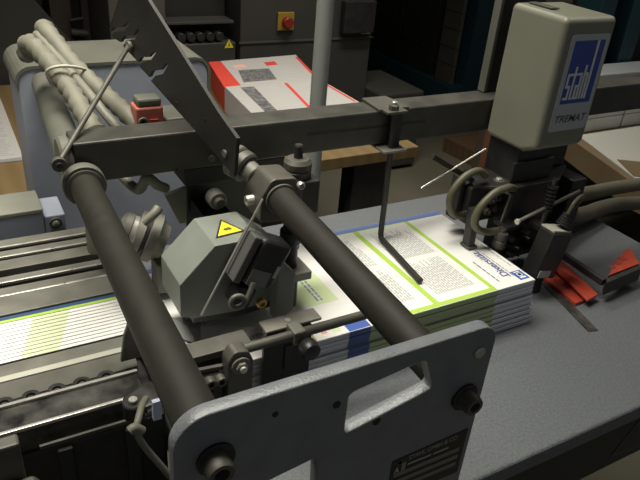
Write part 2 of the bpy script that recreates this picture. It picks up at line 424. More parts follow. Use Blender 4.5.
mb = MB()
sockbolt(mb, (.132, PY0, 1.1845), (0,-1,0), .012, .020, steel); mb.ring((.134, PY0, 1.1835), (.134, PY0-.003, 1.1835), .0165, .006, blackm); mb.build('bolt', t)
mb = MB()
sockbolt(mb, (.4005, PY0, 1.148), (0,-1,0), .011, .018, steel); mb.ring((.4005, PY0, 1.148), (.4005, PY0-.003, 1.148), .016, .006, blackm); mb.build('bolt', t)
for x, z, r in ((.186, 1.210, .0028), (.246, 1.197, .004), (.293, 1.158, .0045)): MB().cyl((x, PY0+.001, z), (x, PY0-.0008, z), r, rubber, 16).build('screw_hole', t, label='small dark hole')
MB().cyl((.407, PY0+.001, 1.203), (.407, PY0-.0025, 1.203), .0065, bright, 20).build('pin', t, label='bright round pin end')
# data plate
mb = MB(); mb.prism([(.3215,1.030),(.3215,1.091),(.4185,1.096),(.4185,1.030)], 'y', PY0-.0008, PY0, black)
for k in range(3): mb.box((.326, PY0-.0013, 1.066-k*.011), (.412, PY0-.0008, 1.072-k*.011), mat('plate_strip', (.20,.18,.155), .4, .2))
mb.ring((.331, PY0-.0008, 1.086), (.331, PY0-.0014, 1.086), .004, .0025, steel, 16)
dp = mb.build('data_plate', t, label='black engraved data plate')
text_obj('plate_lettering', 'STAHL GMBH & CO', mat('plate_ink', (.42,.40,.35), .5), (.342, PY0-.0009, 1.085), (1,0,.03), (0,0,1), .0085, dp, .85, .0002)
text_obj('plate_lettering', 'MASCHINENFABRIK', MATS['plate_ink'], (.342, PY0-.0009, 1.077), (1,0,.03), (0,0,1), .0062, dp, .9, .0002) if False else None
mb = MB()
for a, b in ((.342,.372),(.375,.395)): mb.box((a, PY0-.0012, 1.0775), (b, PY0-.0008, 1.0795), MATS['plate_ink'])
mb.prism([(.325,1.071),(.3285,1.081),(.332,1.071),(.3285,1.075)], 'y', PY0-.0014, PY0-.0008, MATS['plate_ink'])
for k in range(3): mb.box((.3345+k*.0018, PY0-.0013, 1.071), (.3353+k*.0018, PY0-.0008, 1.084), MATS['plate_ink'])
mb.build('plate_emblem', dp)
# the plate stands on a frame foot
MB().box((.10, .34, 0), (.42, .40, .30), greyd).build('foot', t, .004)

# ------------------------------------------------------------------ long tubes
t = thing('cross_tube', 'thick dull steel tube on the left, running from side plate to beam', 'tube', (.142, .66, 1.175))
a, b = V((.134, .3665, 1.1835)), V((.150, .925, 1.168))
MB().cyl(a, b, .0215, tubest, 40).build('tube', t)
d = (b-a).normalized()
mb = MB(); mb.ring(b, b+d*.020, .0315, .0, dust, 36); mb.ring(b-d*.004, b, .0265, .0, steel, 36); mb.build('collar', t, label='pale dusty collar at the far end')
t = thing('cross_tube', 'thick dull steel tube crossing over the printed pages', 'tube', (.404, .57, 1.157))
a, b = V((.4005, .3665, 1.148)), V((.4065, .792, 1.167))
MB().cyl(a, b, .0215, tubest, 40).build('tube', t)
d = (b-a).normalized()
MB().ring(b-d*.004, b, .0250, .0, dust, 36).build('collar', t, label='pale ring at the far end')
# clamp block where the right tube ends
t = thing('clamp_block', 'grey split clamp block holding the right tube end', 'clamp', (.41, .84, 1.14))
mb = MB(); mb.prism(rpoly([(.374,1.130),(.374,1.172),(.392,1.200),(.432,1.197),(.445,1.175),(.445,1.125)], .008), 'y', .793, .850, steel); mb.build('block', t, .002)
mb = MB(); sockbolt(mb, (.374,.82,1.158), (-1,0,0), .008, .012, bright); mb.build('screw', t)
mb = MB(); sockbolt(mb, (.438,.793,1.185), (0,-1,0), .006, .008, bright); mb.build('screw', t)
mb = MB(); mb.cyl((.392,.850,1.180),(.386,.870,1.186), .0165, alu); mb.build('bushing', t)
mb = MB(); mb.cyl((.386,.870,1.186),(.378,.886,1.191), .0255, steel); mb.cyl((.378,.886,1.191),(.372,.897,1.194), .0265, alu); mb.build('ring', t)
MB().cyl((.385,.897,1.187),(.385,.9605,1.187), .016, barst).build('spigot', t)
# clamp with knurled knob beside it
t = thing('round_clamp', 'round black stepped clamp with threaded stud beside the right tube end', 'clamp', (.475, .865, 1.12))
MB().box((.445,.835,1.105),(.500,.885,1.165), barst).build('block', t, .003)
mb = MB(); mb.rev((.470,.862,1.165),(.470,.862,1.20), [(0,.021),(.004,.023),(.012,.023),(.013,.021),(.016,.021),(.017,.023),(.026,.023),(.032,.018),(.033,.009)], steel, 36); mb.build('knob', t)
mb = MB(); mb.rev((.470,.862,1.197),(.470,.862,1.222), [(0,.0075)]+[(.002+k*.002, .0075 if k % 2 else .0068) for k in range(10)]+[(.023,.006)], barst, 18); mb.build('stud', t)
MB().cyl((.470,.862,1.03),(.470,.862,1.105), .012, barst).build('shank', t)
# ------------------------------------------------------------------ beam
t = thing('cross_beam', 'long dark steel square beam crossing the whole machine', 'beam', (1.1, .99, 1.156))
MB().box((.145, .961, 1.156), (2.1, 1.021, 1.222), beamst).build('beam', t, .003)
mb = MB(); mb.cyl((.126,.991,1.187),(.145,.991,1.187), .036, dust, 36); mb.build('end_cap', t, label='rounded pale end of the beam')
mb = MB(); hexbolt(mb, (.36,.961,1.172), (0,-1,0), .006, .004, steel); mb.build('screw', t)
mb = MB(); mb.box((.54,.9595,1.190),(.80,.9612,1.193), blackm); mb.build('slot', t)
MB().cyl((.30,.961,1.160),(.30,.9595,1.160), .003, rubber, 12).build('screw_hole', t)
# extension tube behind beam
o = MB().cyl((.150,1.022,1.172),(.178,1.468,1.165), .025, dust, 36).build('support_tube'); tag(o, 'pale dusty tube running from the beam back to the blue-grey housing', 'tube')

# ------------------------------------------------------------------ notched arm and thin rod
t = thing('notched_arm', 'long black flat arm with hooked notches slanting over the beam', 'arm', (.36, 1.0, 1.2225))
AO = V((.36, .775)); AD = V((-.18245, .98321)); AN = V((.98321, .18245))
pts = [(0.062, 1.194), (0.056, 1.2555), (0.1069, 1.2796), (0.3171, 1.4005), (0.3701, 1.43), (0.4322, 1.4208), (0.4313, 1.3805), (0.4737, 1.3284), (0.4755, 1.3192), (0.4565, 1.3301), (0.4226, 1.337), (0.3966, 1.3524), (0.3892, 1.3505), (0.4155, 1.3317), (0.4538, 1.322), (0.4727, 1.3109), (0.4355, 1.3084), (0.4169, 1.3229), (0.3803, 1.3324), (0.3593, 1.3484), (0.3521, 1.3466), (0.3734, 1.3272), (0.4057, 1.3185), (0.424, 1.304), (0.367, 1.2896), (0.3542, 1.3013), (0.3276, 1.3076), (0.3046, 1.3229), (0.2977, 1.3213), (0.3171, 1.3052), (0.3475, 1.2944), (0.3603, 1.2827), (0.3277, 1.2738), (0.3154, 1.2872), (0.2862, 1.2963), (0.2643, 1.3132), (0.2578, 1.3116), (0.2762, 1.2923), (0.3052, 1.2814), (0.321, 1.2687), (0.1879, 1.2317)]
def ap(s_, z, n=0): p = AO + AD*s_ + AN*n; return (p.x, p.y, z)
n = len(pts)
MB().add([ap(a_, z_) for a_, z_ in pts]+[ap(a_, z_, .006) for a_, z_ in pts], [tuple(range(n)), tuple(range(n, 2*n))[::-1]]+[(i, i+n, (i+1) % n+n, (i+1) % n) for i in range(n)], barst).build('arm', t)
mb = MB(); mb.cyl(ap(.085,1.222,0),ap(.085,1.222,-.004), .006, alu, 16); mb.build('pivot', t)
for y, z in ((.235,1.256),(.145,1.256)): MB().cyl(ap(y,z,.001),ap(y,z,-.0008), .0035, rubber, 14).build('hole', t)
t = thing('tie_rod', 'thin steel rod from left collar up to the notched arm', 'rod', (.118, .94, 1.205))
MB().cyl((.120,.938,1.206),(.2845,1.159,1.3115), .0042, steel, 16).build('rod', t)
mb = MB(); mb.ring((.118,.926,1.206),(.118,.936,1.206), .0105, .004, steel, 24); mb.cyl((.118,.922,1.206),(.118,.936,1.206), .005, black, 16); mb.build('rod_end', t)
mb = MB(); mb.ring((.2875,1.1575,1.3115),(.2815,1.1564,1.3115), .0095, .003, alu, 24); mb.build('eye', t)

# ------------------------------------------------------------------ housing behind
t = thing('drive_housing', 'blue-grey drive housing with pale rounded lid behind the beam', 'housing', (.33, 1.6, 0))
def hous(x0, x1, z0, z1, r):
    return [(x0,z0)]+[(x1,z0)]+[(x1-r+r*math.cos(math.radians(a)), z1-r+r*math.sin(math.radians(a))) for a in range(0,91,15)]+[(x0+r+r*math.cos(math.radians(a)), z1-r+r*math.sin(math.radians(a))) for a in range(90,181,15)]
MB().prism(hous(.127,.542,.0,1.196,.030), 'y', 1.469, 1.66, bluegrey).build('body', t, .002)
mb = MB()
outer = hous(.120,.549,1.12,1.203,.037); inner = hous(.127,.542,1.12,1.1965,.030)
n = len(outer); vs = []
for y in (1.466, 1.665):
    vs += [(x,y,z) for x,z in outer]+[(x,y,z) for x,z in inner]
fs = []
for i in range(n-1):
    j = i+1
    if i == 0: continue
    fs += [(i,j,j+2*n,i+2*n),(n+i,n+i+2*n,n+j+2*n,n+j),(i,i+n,j+n,j),(i+2*n,j+2*n,j+3*n,i+3*n)]
mb.add(vs, fs, dust); mb.build('lid', t)
for x, z in ((.165,1.165),(.50,1.165),(.40,1.118)):
    mb = MB(); mb.cyl((x,1.469,z),(x,1.4665,z), .007, rubber, 16); mb.build('screw', t)
t = thing('side_table', 'low dusty grey ledge with blue-grey side left of the drive housing', 'side table', (-.4, 1.4, 0))
MB().box((-1.0,1.243,.976),(.118,1.335,.985), mat('ledge_top', (.20,.20,.165), .6, 0, 12, .12)).build('top', t, .002)
mb = MB(); mb.box((-1.0,1.245,.0),(.118,1.333,.9755), bluegrey); mb.build('side', t, .003)
MB().box((.1185,1.246,.0),(.158,1.333,.966), bluegrey).build('end_post', t, .003)
mb = MB(); mb.ring((.138,1.245,.950),(.138,1.240,.950), .012,.004, steel); hexbolt(mb, (.138,1.241,.950),(0,-1,0), .007,.006, alu); mb.build('bolt', t)

# ------------------------------------------------------------------ hoses
def hose(label, pts, r, rib=.06, m=hoseb, name='hose', cat='hose', group=None, n=18, ribp=.011):
    o = MB().tube(pts, r, m, n, 10, rib, ribp).build(name); return tag(o, label, cat, group)
hose('thick ribbed pale hose leaning on the left, nearest the dusty tube', [(.205,1.060,1.13),(.198,1.060,1.192),(.193,1.09,1.208),(.182,1.17,1.239),(.160,1.25,1.272),(.147,1.30,1.286),(.141,1.335,1.277),(.139,1.35,1.25)], .0185, .22, ribp=.024)
hose('thick pale hose looping over the top of the bundle', [(.272,1.065,1.13),(.268,1.070,1.195),(.256,1.10,1.215),(.231,1.17,1.236),(.203,1.23,1.264),(.180,1.29,1.300),(.172,1.32,1.310),(.182,1.35,1.298),(.201,1.37,1.258),(.222,1.37,1.222),(.235,1.36,1.195)], .0170, .18, ribp=.024)
hose('thin pale cable squeezed between the two thick ribbed hoses', [(.238,1.060,1.13),(.234,1.062,1.193),(.219,1.10,1.222),(.193,1.20,1.258),(.166,1.28,1.292),(.158,1.31,1.301),(.160,1.34,1.29)], .0078, 0, hosep, 'cable', 'cable')
ct = [(.157,1.212,1.240),(.152,1.196,1.266),(.172,1.186,1.276),(.203,1.19,1.271),(.226,1.205,1.256),(.229,1.22,1.238),(.210,1.232,1.225),(.178,1.236,1.224),(.157,1.212,1.240)]
o = MB().tube(ct, .0028, tapew, 8).build('cable_tie'); tag(o, 'pale cable tie wrapped round the hose bundle', 'cable tie')
# under beam hoses and couplings
hose('pale bundle of hoses hanging down below the beam left end', [(.185,1.045,1.15),(.180,1.04,1.08),(.178,1.04,.99)], .018, .05)
hose('dusty hose curving below the beam behind the pulley', [(.225,1.045,1.13),(.245,1.0,1.115),(.255,.975,1.145),(.275,.985,1.125),(.292,1.0,1.11)], .0085, 0, hosep)
t = thing('rotary_coupling', 'dusty round metal coupling behind the left tube', 'coupling', (.245, .93, .955))
ax = V((.85, -.35, -.38)).normalized(); c0 = V((.200, .955, 1.078))
mb = MB(); mb.rev(c0, c0+ax, [(0,.020),(.008,.027),(.018,.027),(.019,.023),(.026,.023),(.028,.037),(.040,.038),(.042,.034),(.046,.034),(.048,.041),(.062,.041),(.066,.034),(.078,.028)], alu, 36); mb.build('drum', t)
mb = MB(); mb.ring(c0+ax*.0415, c0+ax*.0465, .0385, .02, black); mb.ring(c0+ax*.019, c0+ax*.027, .0255, .015, bright); mb.build('band', t)
mb = MB(); mb.box((.245,.905,.962),(.285,.945,1.02), alu); mb.build('foot_block', t, .003)
mb = MB(); sockbolt(mb, (.262,.905,1.006),(0,-1,0),.006,.004,black); mb.build('screw', t)
o = MB().tube([(.226,.90,1.105),(.243,.90,1.118),(.252,.905,1.125)], .0075, hosep, 14).build('nozzle'); tag(o, 'short pale nozzle sticking up from the round coupling', 'nozzle')
o = MB().prism([(.300,1.08),(.338,1.09),(.338,1.02),(.325,1.02)], 'y', 1.03, 1.04, alu).build('gusset'); tag(o, 'pale triangular gusset below the beam', 'gusset')
t = thing('dark_fill_frame', 'dark plate filling the black area under the beam behind the guard', 'frame', (.40, 1.06, .90))  # dark plates put in to fill the black area below the beam
MB().box((.345,1.046,.906),(.50,1.058,1.156), barst).build('back_plate', t, .002)
MB().box((.315,.965,1.125),(.50,1.045,1.155), barst).build('top_bracket', t, .002)
MB().box((.350,.90,1.03),(.40,1.046,1.06), barst).build('arm', t, .002)
mb = MB(); mb.cyl((.365,.965,1.10),(.365,.94,1.10),.016, alu); mb.cyl((.365,.94,1.10),(.365,.93,1.10),.009, steel); mb.build('stub', t)
# red limit switch on the beam
t = thing('limit_switch', 'small dusty red switch box standing behind the beam', 'switch', (.28, 1.05, 1.175))
MB().box((.262,1.046,1.1825),(.308,1.085,1.238), reddull).build('body', t, .003)
MB().box((.266,1.048,1.238),(.306,1.082,1.252), dust).build('cover', t, .004, label='pale dusty cap')
mb = MB(); mb.ring((.272,1.045,1.215),(.272,1.041,1.215), .008,.004, dust, 18); mb.box((.283,1.042,1.208),(.298,1.045,1.218), redpl); mb.build('terminal', t)
MB().box((.262,1.022,1.170),(.345,1.085,1.182), dust).build('base', t, .002)
MB().box((.312,1.046,1.183),(.350,1.12,1.215), dust).build('terminal_block', t, .003, label='pale dusty block')

# ------------------------------------------------------------------ feeder guard
t = thing('feeder_guard', 'grey-green sheet metal guard with yellow warning triangle', 'guard', (.32, .82, .96))
prof = [(.240,1.010),(.240,1.065),(.294,1.120),(.363,1.120),(.408,1.085),(.408,1.0),(.33,.995),(.26,1.0)]
MB().prism(prof, 'y', .771, .862, guardp).build('cover', t, .0015)
sg = MB(); z = 1.1205; tri = [(.312,.787),(.3545,.812),(.3165,.841)]
tri = [(.302,.790),(.352,.795),(.330,.843)]
sg.prism(tri, 'z', z-.0003, z+.0004, black)
cx = sum(p[0] for p in tri)/3; cy = sum(p[1] for p in tri)/3
sg.prism([(cx+(x-cx)*.80, cy+(y-cy)*.80) for x, y in tri], 'z', z+.0003, z+.0008, yellow)
hand = [(-.007,-.001),(-.004,.003),(.001,.0035),(.003,.005),(.004,.003),(.007,.002),(.005,0),(.008,-.001),(.004,-.002),(.006,-.004),(.001,-.003),(-.003,-.004)]
sg.prism([(cx+a, cy+b) for a, b in hand], 'z', z+.0007, z+.0011, mat('sign_ink', (.10,.09,.02), .6))
sg.build('warning_sign', t, label='yellow triangle with black border')
MB().prism([(.385,.975),(.415,.99),(.415,1.06),(.395,1.08),(.385,1.08)], 'y', .745, .7705, guardp).build('side_cheek', t, .0015)
mb = MB(); mb.cyl((.262,.825,.980),(.390,.825,.975), .016, blackm); mb.build('suction_drum', t)
mb = MB(); mb.prism([(.26,.990),(.33,.982),(.40,.985),(.405,.998),(.33,.994),(.262,.999)], 'y', .775, .79, blackm); mb.build('skirt', t)
# sensor box in front of the guard
t = thing('sensor_unit', 'slanted black sensor box with small label in front of the guard', 'sensor', (.345, .745, .985))
R1 = Matrix.Rotation(math.radians(-26), 3, 'Y').inverted()
def ob(lo, hi, m, piv=(.352,.745,1.09), sh=(.006,0,.008), R=Matrix.Rotation(math.radians(27), 3, 'Y')): return MB().box(lo, hi, m, R, piv)
ob((.330,.728,1.060),(.383,.769,1.136), blackm).build('box', t, .008, 3)
ob((.316,.732,1.058),(.3285,.769,1.134), mat('sensor_grey', (.09,.09,.085), .5)).build('side_panel', t, .002)
ob((.334,.7272,1.062),(.368,.7282,1.088), mat('label_dark', (.18,.18,.17), .4)).build('label', t)
ob((.371,.7265,1.082),(.377,.7282,1.102), tapew).build('sticker', t, label='small pale sticker')
ob((.335,.735,1.020),(.365,.765,1.053), blackm).build('bracket', t, .003)
mb = MB(); sockbolt(mb, (.352,.735,1.030),(0,-1,0),.008,.008,brass); mb.build('terminal', t, label='brass terminal')
o = MB().cyl((.359,.755,1.191),(.266,.755,1.016), .0018, bright, 10).build('thin_rod'); tag(o, 'thin bright rod slanting in front of the grey-green guard', 'rod')
o = MB().tube([(.335,.725,1.075),(.327,.722,1.058),(.318,.72,1.045),(.305,.72,1.042),(.298,.72,1.050),(.302,.72,1.060),(.313,.72,1.060),(.322,.72,1.050)], .0038, alu, 10).build('cable_loop'); tag(o, 'small grey cable loop below the slanted sensor box', 'cable')
dusty2 = mat('worn_pale_steel', (.22,.21,.18), .5, .2, 30, .2)
t = thing('hold_down_shaft', 'vertical dark shaft with square foot right of the guard', 'shaft', (.44, .80, .952))
MB().cyl((.440,.815,.985),(.440,.815,1.13), .013, blackm).build('shaft', t)
mb = MB(); mb.ring((.440,.815,1.075),(.440,.815,1.095), .018,.012, blackm); mb.build('collar', t)
MB().box((.415,.785,1.012),(.468,.835,1.028), dusty2).build('foot_plate', t, .002)
MB().cyl((.440,.81,.9525),(.440,.81,1.015), .014, rubber).build('suction_foot', t)

# scraps and sheets under guard
def scrap(label, pts, m, z, seed):
    random.seed(seed); mb = MB(); vs = [(x, y, z+random.uniform(0, .006)) for x, y in pts]; n = len(vs)
    c = V((0,0,0))
    for p in vs: c += V(p)/n
    c.z += .004
    vs2 = vs+[tuple(c)]
    mb.add(vs2, [(i, (i+1) % n, n) for i in range(n)], m)
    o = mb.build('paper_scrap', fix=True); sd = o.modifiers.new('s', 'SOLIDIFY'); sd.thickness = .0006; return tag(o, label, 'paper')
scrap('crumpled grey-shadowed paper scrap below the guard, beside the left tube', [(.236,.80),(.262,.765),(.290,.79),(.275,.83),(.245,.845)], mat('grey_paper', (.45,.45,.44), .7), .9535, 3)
scrap('crumpled white paper scrap with torn edge below the guard', [(.268,.762),(.33,.744),(.372,.757),(.362,.80),(.31,.812),(.28,.80)], paper, .954, 5)

# ------------------------------------------------------------------ front linkage along the stack
t = thing('front_linkage', 'dark round rod with flat bar along the stack front', 'rod', (.36, .67, .98))
MB().cyl((.285,.665,1.010),(.555,.668,1.010), .0075, steel, 24).build('rod', t)
MB().box((.175,.672,1.000),(.312,.705,1.012), steel).build('flat_bar', t, .0015)
MB().box((.175,.675,.985),(.300,.69,.9995), blackm).build('under_bar', t, .001)
t = thing('bearing_block', 'dark bearing block with large steel bolt below the rod', 'bearing', (.278, .655, .906))
MB().prism(rpoly([(.262,.855),(.262,1.015),(.272,1.030),(.292,1.026),(.300,1.008),(.300,.855)], .006), 'y', .640, .664, steel).build('block', t, .002)
mb = MB(); mb.ring((.280,.640,1.006),(.280,.636,1.006), .0135,.005, alu); hexbolt(mb, (.280,.637,1.006),(0,-1,0),.0085,.007, alu); mb.cyl((.280,.631,1.006),(.280,.626,1.006),.005,bright,14); mb.build('bolt', t)
t = thing('chain_link', 'dark chain link piece with two round rollers near the side plate', 'chain', (.24, .65, .95))
MB().prism([(.222,.855),(.222,.980),(.2615,.978),(.2615,.855)], 'y', .652, .676, blackm).build('link_plate', t, .002)
for x, z in ((.239, .986), (.254, .985)):
    mb = MB(); mb.ring((x,.652,z-.002),(x,.640,z-.002), .0075, .004, steel, 24); mb.build('roller', t)
mb = MB(); mb.ring((.238,.652,.962),(.238,.645,.962), .007,.004, blackm, 20); mb.build('pin', t)
MB().bar((.205,.66,1.0),(.262,.66,.994), .006,.006, steel).build('strip', t)
t = thing('side_guide_bracket', 'black angle bracket with flat top plate pressing on stack front', 'bracket', (.37, .70, .85))
MB().prism(rpoly([(.338,.853),(.338,1.004),(.418,1.004),(.418,.853)], .006), 'y', .687, .694, barst).build('face', t, .001)
MB().box((.341,.6875,1.0045),(.434,.716,1.0095), dusty2).build('top_plate', t, .0015)
mb = MB(); mb.cyl((.382,.701,1.0095),(.382,.701,1.011), .005, bright, 16); mb.build('screw', t)
MB().box((.372,.684,.93),(.385,.6868,.975), blackm).build('slot', t, .001)
t = thing('rod_clamp', 'small silver clamp with round black knob on the front rod', 'clamp', (.39, .66, .99))
MB().box((.370,.655,.997),(.390,.6835,1.021), alu).build('clamp_body', t, .003)
mb = MB(); mb.rev((.387,.655,1.000),(.387,.625,1.000), [(0,.007),(.006,.007),(.007,.0135),(.010,.0148),(.022,.0148),(.026,.013),(.027,0)], black, 36); mb.build('knob', t)

# ------------------------------------------------------------------ hook rod with clamp on beam
t = thing('hook_rod', 'bent black hold-down rod hanging from the beam over the pages', 'rod', (.72, .945, .96))
MB().tube([(.710,.947,1.236),(.714,.947,1.20),(.717,.945,1.05),(.718,.9445,.975),(.7175,.942,.9625),(.7155,.934,.9585),(.711,.90,.9585),(.695,.775,.9585)], .0058, barst, 16, 6).build('bent_rod', t)
mb = MB(); mb.prism([(.684,.955),(.752,.955),(.745,1.026),(.690,1.026)], 'z', 1.2225, 1.2275, steel); mb.box((.69,.935,1.2225),(.735,.957,1.2275), steel); mb.build('top_clamp_plate', t, .001)
mb = MB(); mb.prism([(.690,.93),(.742,.93),(.742,1.02),(.690,1.02)], 'z', 1.148, 1.1525, alu); mb.build('lower_clamp_plate', t, .001)
mb = MB(); hexbolt(mb, (.710,.947,1.2277),(0,0,1),.0095,.010, steel); mb.cyl((.710,.947,1.2377),(.710,.947,1.243), .005, bright, 16); mb.build('nut', t)
MB().box((.716,.948,1.15),(.735,.9585,1.222), barst).build('clamp_strap', t, .001)

# ------------------------------------------------------------------ white pole
t = thing('standing_pole', 'pale grey round pole standing behind the beam', 'pole', (.752, 1.30, 0))
MB().cyl((.752,1.30,0),(.752,1.30,3.19), .0195, polem, 32).build('pole', t)
MB().cyl((.752,1.30,0),(.752,1.30,.012), .05, polem, 32).build('base_flange', t)

# ------------------------------------------------------------------ beige motor box with label
t = thing('motor_box', 'cream rounded motor box with blue logo label beside the beam', 'motor box', (1.04, .9, 1.15))
BX0, BX1, BY0, BY1, BZ0, BZ1 = .960, 1.094, .817, .957, 1.150, 1.413
body = MB().prism([(BY0,BZ0+.016),(BY0,BZ1-.002),(BY1,BZ1),(BY1,BZ0),(BY0+.035,BZ0)], 'x', BX0, BX1, beige).build('body', t, .011, 5)
for p in body.data.polygons: p.use_smooth = True
body.modifiers['bevel'].harden_normals = True
LY = BY0-.0012
sg = MB(); sg.prism(rrect(.982,1.083,1.200,1.382,.007), 'y', LY, BY0+.0005, beiged); lab = sg.build('label_plate', t, label='pale label plate with blue field')
bl = MB(); bl.prism(rrect(.993,1.073,1.254,1.371,.0015), 'y', LY-.0004, LY, logo_blue); bl.build('blue_field', lab)
# condensed lettering: stroke bars that merge like the tall logotype
WH = mat('logo_white', (.62,.64,.66), .5); lg = MB(); yy0, yy1 = LY-.0008, LY-.0004
zb, zt = 1.258, 1.308
LK = [0]
def st(x0, x1, z0, z1): LK[0] += .00003; lg.box((x0, yy0-LK[0], z0), (x1, yy1, z1), WH)
sw = .0048; zb, zt = 1.262, 1.312; zm = (zb+zt)/2; w_ = .0128; x = .996
st(x,x+w_,zt-sw,zt); st(x,x+sw,zm,zt); st(x,x+w_,zm-sw/2,zm+sw/2); st(x+w_-sw,x+w_,zb,zm); st(x,x+w_,zb,zb+sw)     # s
x += w_+.002; st(x+.0015,x+.0015+sw,zb,zt+.012); st(x-.001,x+.009,zt-sw,zt); st(x+.0015,x+.009,zb,zb+sw)          # t
x += .011; st(x,x+w_,zt-sw,zt); st(x+w_-sw,x+w_,zb,zt); st(x,x+w_,zm-sw/2,zm+sw/2); st(x,x+sw,zb,zm); st(x,x+w_,zb,zb+sw)   # a
x += w_+.0025; st(x,x+sw,zb,zt+.014); st(x,x+w_,zt-sw,zt); st(x+w_-sw,x+w_,zb,zt)                                  # h
x += w_+.0025; st(x,x+sw,zb,1.371)                                                                                  # l
lg.build('logo_lettering', lab)
text_obj('model_lettering', 'TREMAT', inkd, (1.032, LY, 1.217), (1,0,0), (0,0,1), .0205, lab, 1.1, .0006, shear=.12, align='CENTER', bold=.012)
MB().box((.985,.88,1.4135),(1.005,.94,1.416), steel).build('lid_strip', t, .001)
t = thing('back_panel', 'dark upright panel with pale edge behind the cream motor box', 'panel', (1.03, .99, 1.222))
MB().box((.986,1.003,1.2235),(1.10,1.018,1.47), blackm).build('panel', t, .001)
MB().box((.976,1.00,1.2235),(.984,1.02,1.47), dust).build('edge_strip', t, .001, label='pale edge strip')
# mechanism below
t = thing('suction_head', 'black sheet-separating mechanism under the cream motor box', 'mechanism', (1.03, .9, .97))
MB().box((.968,.850,.985),(1.085,.958,1.066), black).build('main_block', t, .003)
MB().prism([(.89,.885),(.955,.845),(1.09,.845),(1.17,.90),(1.17,.956),(.92,.956)], 'z', 1.0665, 1.074, blackm).build('top_plate', t, .002)
MB().box((.978,.869,1.0745),(1.079,.955,1.1495), blackm).build('column', t)
MB().box((1.08,.90,1.075),(1.16,.955,1.145), blackm).build('rear_block', t, .004)
MB().box((.965,.862,1.0745),(1.079,.868,1.12), blackm).build('front_block', t, .004)
mb = MB(); hexbolt(mb, (.955,.885,1.0742),(0,0,1),.007,.006, bright); mb.cyl((.955,.885,1.074),(.955,.885,1.0755),.012,steel); mb.build('bolt', t)
MB().box((1.10,.87,.97),(1.125,.90,1.0655), blackm).build('side_leg', t, .002)
MB().box((1.13,.84,.90),(1.175,.90,1.066), blackm).build('side_leg', t, .003)
MB().box((.885,.885,.985),(.9675,.945,1.066), blackm).build('valve_block', t, .003)
MB().box((.868,.90,.99),(.88,.93,1.085), blackm).build('hanger', t, .002)
for k, (x, z) in enumerate(((.93,1.04),(.945,1.045),(.945,1.02),(.925,1.015))):
    mb = MB(); mb.cyl((x,.885,z),(x,.865,z), .0075, steel, 18); mb.cyl((x,.865,z),(x,.858,z), .004, black, 12); mb.build('fitting', t)
mb = MB(); mb.bar((.925,.855,1.074),(.955,.845,1.060), .009,.003, alu); mb.bar((.955,.845,1.060),(.947,.845,1.0), .003,.004, alu); mb.build('bracket_strip', t, label='bright angle strip')
MB().prism([(.866,.958),(.862,1.04),(.880,1.04),(.882,.958)], 'y', .842, .862, blackm).build('finger', t, .001)
MB().box((.864,.838,.9525),(.888,.866,.958), steel).build('finger_foot', t, .001)
mb = MB(); mb.rev((.935,.826,.9525),(.935,.826,1.0), [(0,.0135),(.016,.0135),(.018,.011),(.022,.013),(.034,.013),(.036,.008),(.044,.008)], steel, 28); mb.build('suction_cup', t)
MB().box((.94,.82,.99),(.975,.86,1.0), blackm).build('cup_arm', t, .002)
mb = MB(); r2 = random.Random(4)
for k in range(16):
    x, z = .985+r2.random()*.13, .90+r2.random()*.075; L = .012+r2.random()*.02
    mb.cyl((x,.862,z),(x+L*.4,.862-L,z-.004), .004+.005*r2.random(), black if k % 3 else steel, 12)
mb.build('lower_fittings', t)
MB().box((.985,.862,.885),(1.11,.92,.984), blackm).build('lower_block', t, .004)
mb = MB(); vs = []
for k in range(7): mb.ring((1.036,.815,1.025+k*.0085),(1.036,.815,1.0305+k*.0085), .0115,.005, blackm, 20)
mb.cyl((1.036,.815,.985),(1.036,.815,1.095), .005, steel, 14); mb.build('spring', t)
MB().box((1.026,.81,.978),(1.05,.861,.99), blackm).build('spring_arm', t, .002)
hose('olive air hose loop on the far left of the suction head', [(.915,.885,1.092),(.885,.88,1.108),(.852,.88,1.098),(.829,.88,1.068),(.832,.88,1.036),(.855,.88,1.014),(.892,.885,1.012),(.905,.90,1.02)], .0075, 0, hoseg)
hose('olive air hose loop in front, curling down to the suction cup', [(.965,.85,1.070),(.935,.838,1.082),(.90,.838,1.075),(.870,.838,1.048),(.864,.838,1.018),(.882,.838,.996),(.915,.836,.987),(.945,.83,.990)], .0078, 0, hoseg)
o = MB().cyl((.766,.90,1.080),(.915,.90,1.143), .0022, bright, 10).build('thin_rod'); tag(o, 'thin bright rod pointing left out of the suction head', 'rod')
o = MB().bar((.785,.905,1.142),(.90,.905,1.075), .010,.010, barst).build('black_arm'); tag(o, 'short black arm crossing the thin bright rod', 'arm')
o = MB().cyl((.941,.80,1.023),(1.145,.83,1.045), .0038, alu, 14).build('push_rod'); MB().cyl((.939,.7998,1.0228),(.945,.8007,1.0234), .006, bright, 14).build('tip', o); tag(o, 'long grey push rod across the black mechanism', 'rod')
